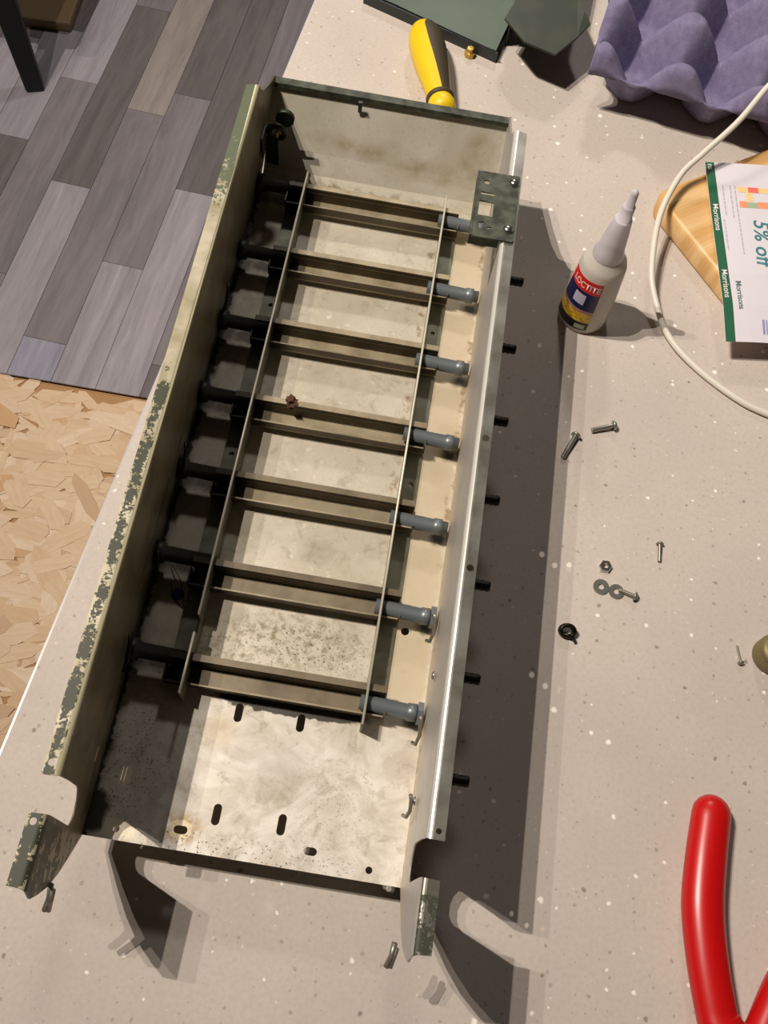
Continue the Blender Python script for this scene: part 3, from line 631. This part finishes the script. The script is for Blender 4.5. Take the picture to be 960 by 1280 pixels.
# ================================================================== bamboo board
t_o = Vector((.2765,.4975,TT)); ex = Vector((.60,-.80,0)); ey = Vector((.80,.60,0))
bm = bm_new(); Lx, Ly, rc = .135, .125, .013; pts = []
for (cx, cy, a0_) in ((Lx-rc,rc,-90),(Lx-rc,Ly-rc,0),(rc,Ly-rc,90),(rc,rc,180)):
    for k in range(9): a = math.radians(a0_+90*k/8); pts.append((cx+rc*math.cos(a), cy+rc*math.sin(a)))
layers = [(0,.0016),(.0010,.0004),(.0030,0),(.0140,0),(.0165,.0012),(.0178,.0034)]
rings = []
for z_, ins in layers:
    ring = []
    for (x_, y_) in pts:
        cx, cy = Lx/2, Ly/2; ring.append(bm.verts.new((cx+(x_-cx)*(1-2*ins/Lx), cy+(y_-cy)*(1-2*ins/Ly), z_)))
    rings.append(ring)
n_ = len(pts)
for a, b in zip(rings, rings[1:]):
    for k in range(n_): f = bm.faces.new((a[k], a[(k+1)%n_], b[(k+1)%n_], b[k])); f.smooth = True
bm.faces.new(rings[0][::-1]); bm.faces.new(rings[-1])
o = obj('chopping_board', bm, M_bam); o.location = (t_o.x, t_o.y, t_o.z+OZ); o.rotation_euler = (0,0,math.atan2(-.8,.6))
tag(o, 'light bamboo chopping board with rounded corner under the voucher', 'board')

# ================================================================== voucher
edge = [(-.02,(.3106,.5450,-.0040)),(0,(.3128,.5303,-.0045)),(.30,(.3179,.4797,-.0050)),(.62,(.3223,.4276,-.0030)),(.80,(.3262,.4010,-.0052)),(1.0,(.3297,.3745,-.0100))]
edge = edge[1:]
def Eg(v):
    for (a, A), (b, B) in zip(edge, edge[1:]):
        if v <= b or b == 1.0: t_ = (v-a)/(b-a); return Vector(A)*(1-t_)+Vector(B)*t_
def pap(u, v, off=0):
    p = Eg(v); d = Vector((.985,.17,0))*(1-v)+Vector((.987,.16,0))*v
    wv = .0012*math.sin(u*60+.5)*(.3+v*.7)
    return p + d*u + Vector((0,0,wv+off+.0020))
t = thing('voucher', 'white paper voucher with green edge strip and 5% off print on the board', 'voucher', (.34,.45,-.0045))
def sheet(name, u0, u1, v0, v1, mat, off, parent, nu=12, nv=24, rec=False, bottom=None):
    bm = bm_new(); g = [[bm.verts.new(pap(u0+(u1-u0)*i/nu, v0+(v1-v0)*j/nv, off)) for i in range(nu+1)] for j in range(nv+1)]
    fs = [bm.faces.new((g[j][i], g[j+1][i], g[j+1][i+1], g[j][i+1])) for j in range(nv) for i in range(nu)]
    return obj(name, bm, mat, parent, recalc=False)
paper = sheet('paper', 0, .10, 0, 1, M_pap, 0, t); md = paper.modifiers.new('thickness', 'SOLIDIFY'); md.thickness = .00018; md.offset = 1
prn = sheet('edge_strip', .0001, .0068, 0, 1, M_pgrn, .00025, t, 2); lab(prn, 'dark green strip with white lettering')
LV = .158
def on_paper(uc, vc): return lambda x, y, z: pap(uc+y, vc+x/LV, .0004)
for vc, s_ in ((.312,.0058),(.685,.0058)): obj('lettering', text_bm('Morrisons', s_, on_paper(.0036, vc)), M_wht, prn)
obj('lettering', text_bm('ns', .0058, on_paper(.0036,.026)), M_wht, prn)
obj('lettering', text_bm('Morrisons', .0058, on_paper(.0125,.745)), M_ink, t)
obj('lettering', text_bm('5% off', .0165, lambda x, y, z: pap(.0345+y-.06*x, .445+x/LV, .0004), shear=.15), M_teal, t)
rt = random.Random(2)
for u_, v0_, v1_ in ((.0105,.13,.30),(.0160,.13,.31),(.0195,.13,.52),(.0085,.32,.50),(.034,.72,.86)):
    v = v0_
    while v < v1_:
        ln = rt.uniform(.012,.03); sheet('print_line', u_, u_+.0011, v, min(v+ln, v1_), M_gink, .0003, t, 1, 2); v += ln+.006
for u0_, u1_, v0_, v1_, m_ in ((.022,.030,.135,.165,M_pyel),(.030,.038,.135,.165,M_pred),(.038,.050,.135,.165,M_pyel),(.022,.028,.215,.25,M_pora),(.028,.036,.22,.25,M_lgrn),(.036,.050,.215,.25,M_pora),(.028,.033,.165,.215,M_pyel)):
    sheet('colour_patch', u0_, u1_, v0_, v1_, m_, .0003, t, 2, 2)
u = .0265
while u < .060:
    w_ = rt.choice([.0006,.001,.0016]); sheet('barcode_bar', u, u+w_, .875, .955, M_bar, .0003, t, 1, 2); u += w_+rt.choice([.0006,.0009])

# ================================================================== pliers
t = thing('pliers', 'pair of pliers with red vinyl handles at the lower right', 'pliers', (.322,-.02,TT))
def grip(P, R_, name='handle'):
    bm = bm_new(); Q = catmull(P, 8); n = len(Q); rr = []
    for i in range(n):
        s = i/(n-1)*(len(R_)-1); k = min(int(s), len(R_)-2); rr.append(R_[k]*(1-(s-k))+R_[k+1]*(s-k))
    d0 = (Q[0]-Q[1]).normalized(); r0 = rr[0]
    for q, e in ((.35,.94),(.65,.76),(.88,.48),(.98,.2)): Q.insert(0, Vector(P[0])+d0*r0*q); rr.insert(0, r0*e)
    tube(bm, Q, rr, 24, flat=.8); return obj(name, bm, M_red, t)
zc = TT+.0095
grip([(.3235,.0640,zc),(.3205,.0400,zc),(.3190,.0160,zc),(.3215,-.0090,zc),(.3262,-.0330,zc),(.3290,-.0420,zc),(.3260,-.070,zc),(.3225,-.095,zc)], [.0106,.0110,.0112,.0108,.0104,.0118,.0085,.0080])
grip([(.4050,.0500,zc),(.3890,.0270,zc),(.3725,.0020,zc),(.3600,-.0180,zc),(.3500,-.0380,zc),(.3450,-.0460,zc),(.3360,-.070,zc),(.3330,-.095,zc)], [.0104,.0108,.0108,.0104,.0098,.0112,.0085,.0080])
bm = bm_new(); tube(bm, [(.3215,-.090,zc),(.326,-.110,zc),(.333,-.140,zc),(.330,-.168,zc)], [.007,.010,.009,.003], 14, flat=.6); obj('jaw', bm, M_steel, t)
bm = bm_new(); tube(bm, [(.3335,-.090,zc),(.330,-.110,zc),(.325,-.140,zc),(.3275,-.168,zc)], [.007,.010,.009,.003], 14, flat=.6); obj('jaw', bm, M_steel, t)
bm = bm_new(); lathe(bm, [(0,-.006),(.006,-.006),(.006,.0065),(.005,.0072),(0,.0072)], 20, Matrix.Translation((.328,-.112,zc))); obj('pivot', bm, M_steel, t)

# ================================================================== screwdriver
p0, dd = Vector((.0880,.6330,TT+.0140)), Vector((.0270,-.0860,0)).normalized()
t = thing('screwdriver', 'yellow screwdriver with dark grip stripe behind the chassis back wall', 'screwdriver', (p0.x,p0.y,TT))
Mx = Matrix.Translation(p0) @ axis_m(p0, p0+dd)
prof = [(0,0),(.0050,.0006),(.0092,.0034),(.0122,.0095),(.0138,.018),(.0140,.030),(.0130,.044),(.0112,.060),(.0098,.072),(.0090,.0775)]
bm = bm_new(); lathe(bm, prof, 32, Mx); obj('handle', bm, M_yel, t)
bm = bm_new(); lathe(bm, [(.0090,.0770),(.0106,.0785),(.0108,.0800),(.0104,.0815),(.0092,.0820)], 32, Mx); obj('neck_ring', bm, M_blk, t)
bm = bm_new(); lathe(bm, [(.0092,.0815),(.0102,.0850),(.0106,.0900),(.0090,.0950),(.0040,.0970),(0,.0972)], 32, Mx); obj('ferrule', bm, M_yel, t)
# dark soft stripe, wrapping the upper side of the handle
bm = bm_new(); n = 14; rows = []
def hr(s):
    for (r0, a), (r1, b) in zip(prof, prof[1:]):
        if s <= b: return r0+(r1-r0)*(s-a)/(b-a)
    return prof[-1][0]
loc_up = (Mx.to_3x3().inverted() @ Vector((.55,.05,1))).normalized(); ac_ = math.atan2(loc_up.y, loc_up.x)
for j in range(25):
    s = .0015+.0765*j/24; hw = .62*min(1, .35+j/5)*(1.0 if s < .03 else 1-.35*(s-.03)/.048); r = hr(s)+.0005
    rows.append([bm.verts.new(Mx @ Vector((r*math.cos(ac_+hw*(2*i/n-1)), r*math.sin(ac_+hw*(2*i/n-1)), s))) for i in range(n+1)])
for a, b in zip(rows, rows[1:]):
    for i in range(n): f = bm.faces.new((a[i], a[i+1], b[i+1], b[i])); f.smooth = True
obj('grip_stripe', bm, M_blk, t)
sh_e = Vector((.1149,.5460,TT+.014)); 
bm = bm_new(); tube(bm, [p0+dd*.095, p0+dd*.225+Vector((0,0,-.0055))], .0030, 12); obj('shaft', bm, M_steel, t)

# ================================================================== green panels at the back
def panel(P, z0, z1, mat_top, mat_side, parent, name, r=0):
    bm = bm_new(); n = len(P); B = [bm.verts.new((p[0], p[1], z0)) for p in P]; T = [bm.verts.new((p[0], p[1], p[2] if len(p) > 2 else z1)) for p in P]
    f = bm.faces.new(T); f.material_index = 0
    for k in range(n): f = bm.faces.new((B[k], B[(k+1)%n], T[(k+1)%n], T[k])); f.material_index = 1
    bm.faces.new(B[::-1]).material_index = 1
    return obj(name, bm, [mat_top, mat_side], parent)
t = thing('green_cover', 'large flat green painted metal cover behind the screwdriver', 'cover', (.10,.68,TT))
A_ = Vector((.0330,.6640,0)); B_ = Vector((.1480,.6195,0))
panel([(.0370,.6660,-.0150),(.0605,.6590,-.0150),(.1408,.6275,-.0150),(.1489,.6250,-.0150),(.1600,.6770,-.0150),(.1820,.7700,-.0150),(.0620,.8100,-.0150)], -.0165, -.015, M_green, M_greenblack, t, 'top_panel')
bm = bm_new(); box(bm, (0,0,0), (.1215,.0012,.0090), Matrix.Translation((.0365,.6655,TT)) @ Matrix.Rotation(math.atan2(-.0420,.1135), 4, 'Z')); obj('side_flange', bm, M_greenblack, t)
bm = bm_new(); box(bm, (0,0,0), (.148,.0012,.0090), Matrix.Translation((.1485,.6255,TT)) @ Matrix.Rotation(math.atan2(.1432,.0322), 4, 'Z')); obj('side_flange', bm, M_greenblack, t)
t = thing('bent_cover', 'dark green bent sheet metal cover beside the purple egg tray', 'cover', (.19,.66,TT))
panel([(.1507,.6341,.0075),(.1678,.6115,.0080),(.1926,.6032,.0080),(.2080,.6260,.0085),(.2175,.6441,.0085),(.2120,.6560,.009),(.2055,.6741,.0085),(.2100,.7300,.0085),(.1640,.7400,.0080),(.1574,.6565,.0078)], .0062, .008, M_dkgreen, M_dkgreen, t, 'top_panel')
bm = bm_new(); box(bm, (0,0,0), (.0012,.105,.0310), Matrix.Translation((.1560,.6450,TT)) @ Matrix.Rotation(-.06, 4, 'Z')); obj('side_flange', bm, M_dkgreen, t)
bm = bm_new(); box(bm, (0,0,0), (.0012,.060,.0310), Matrix.Translation((.2040,.6720,TT)) @ Matrix.Rotation(-.06, 4, 'Z')); obj('side_flange', bm, M_dkgreen, t)
t = thing('brass_nut', 'tiny brass fitting lying at the edge of the green cover', 'nut', (.1290,.6262,TT))
bm = bm_new(); lathe(bm, [(0,0),(.0042,0),(.0042,.0040),(.0026,.0044),(.0026,.0075),(0,.0078)], 8, Matrix.Translation((.1290,.6262,TT)), smooth=False); obj('nut_body', bm, M_brass, t)

# ================================================================== egg tray
PI_ = math.pi; PT = .0625; EA = math.radians(-8.0)
e0 = Vector((.2230,.5915,TT)); eu = Vector((math.cos(EA), math.sin(EA), 0)); ev = Vector((-math.sin(EA), math.cos(EA), 0))
def tray_z(u, v):
    a, b = u/PT, (v-.004)/(PT*.94)
    fa, fb = a-round(a), b-round(b); dp = math.hypot(fa, fb)
    ga, gb = a-math.floor(a)-.5, b-math.floor(b)-.5; dc = math.hypot(ga, gb)
    post = max(0, 1-dp/.46); post = min(1, post*1.35)**.85
    k = max(0, min(1, (.56-dc)/.34)); cup = k*k*(3-2*k)
    z = .0235 + .0265*post - .0230*cup*(1-.6*post)
    if v < .004:
        k = max(0, v+.001)/.005; z = RIM*(1-k) + z*k
    return z
RIM = .0320
bm = bm_new(); NU, NV = 130, 110; g = []
for j in range(NV+1):
    row = []
    for i in range(NU+1):
        u, v = -.004+.2090*i/NU, -.001 + .21*(j/NV)
        z = tray_z(u, v) + .0006*noise.noise(Vector((u*90, v*90, 0)))
        if u < 0: z = max(z, RIM)*(.9)+.0026
        p = e0 + eu*u + ev*v; row.append(bm.verts.new((p.x, p.y, TT+max(z,.0004))))
    g.append(row)
for j in range(NV):
    for i in range(NU): f = bm.faces.new((g[j][i], g[j][i+1], g[j+1][i+1], g[j+1][i])); f.smooth = True
o = obj('egg_tray', bm, M_pulp, base=(e0.x,e0.y,TT), recalc=False); md = o.modifiers.new('thickness', 'SOLIDIFY'); md.thickness = .0018; md.offset = 1
tag(o, 'purple moulded pulp egg tray at the upper right corner', 'egg tray')
pe = e0 + eu*(PT*2.5) + ev*(PT*.5+.03)
bm = bm_new(); bmesh.ops.create_uvsphere(bm, u_segments=24, v_segments=16, radius=.020)
for v in bm.verts: v.co.z *= 1.25 if v.co.z > 0 else 1.08; v.co += Vector((pe.x, pe.y, TT+.026)); 
tag(obj('egg', bm, M_egg, base=(pe.x,pe.y,TT+.004), smooth=True), 'brown egg in the tray cup at the right edge', 'egg')

# ================================================================== furniture beyond the table
t = thing('chair', 'black tapered chair leg standing on the grey floor, top left', 'chair', (-.605,1.27,FZ))
def leg(P, Q, w0, w1):
    bm = bm_new(); P, Q = Vector(P), Vector(Q); x_, y_ = Vector((.93,.36,0)), Vector((-.36,.93,0)); A = [];
    for p, w_ in ((P, w0), (Q, w1)): A.append([bm.verts.new(p + x_*a*w_ + y_*b*w_*.7) for a, b in ((-.5,-.5),(.5,-.5),(.5,.5),(-.5,.5))])
    for k in range(4): bm.faces.new((A[0][k], A[0][(k+1)%4], A[1][(k+1)%4], A[1][k]))
    bm.faces.new(A[0][::-1]); bm.faces.new(A[1]); obj('leg', bm, M_black, t, bevel=.004)
leg((-.605,1.275,FZ), (-.66,1.33,FZ+.43), .032, .050); leg((-1.05,1.22,FZ), (-1.0,1.28,FZ+.43), .032, .05); leg((-.66,1.70,FZ), (-.69,1.64,FZ+.43), .032, .05); leg((-1.06,1.66,FZ), (-1.0,1.60,FZ+.43), .032, .05)
bm = bm_new(); box(bm, (-1.06,1.23,FZ+.43), (-.62,1.68,FZ+.46)); obj('seat', bm, M_black, t, bevel=.01)
bm = bm_new(); box(bm, (-.07,-.03,0), (.07,.12,.02)); o = obj('wood_block', bm, M_tanw, bevel=.004); o.location = (-.655,1.452,0); o.rotation_euler = (0,0,.05)
tag(o, 'tan wooden block on the floor behind the black leg', 'block')
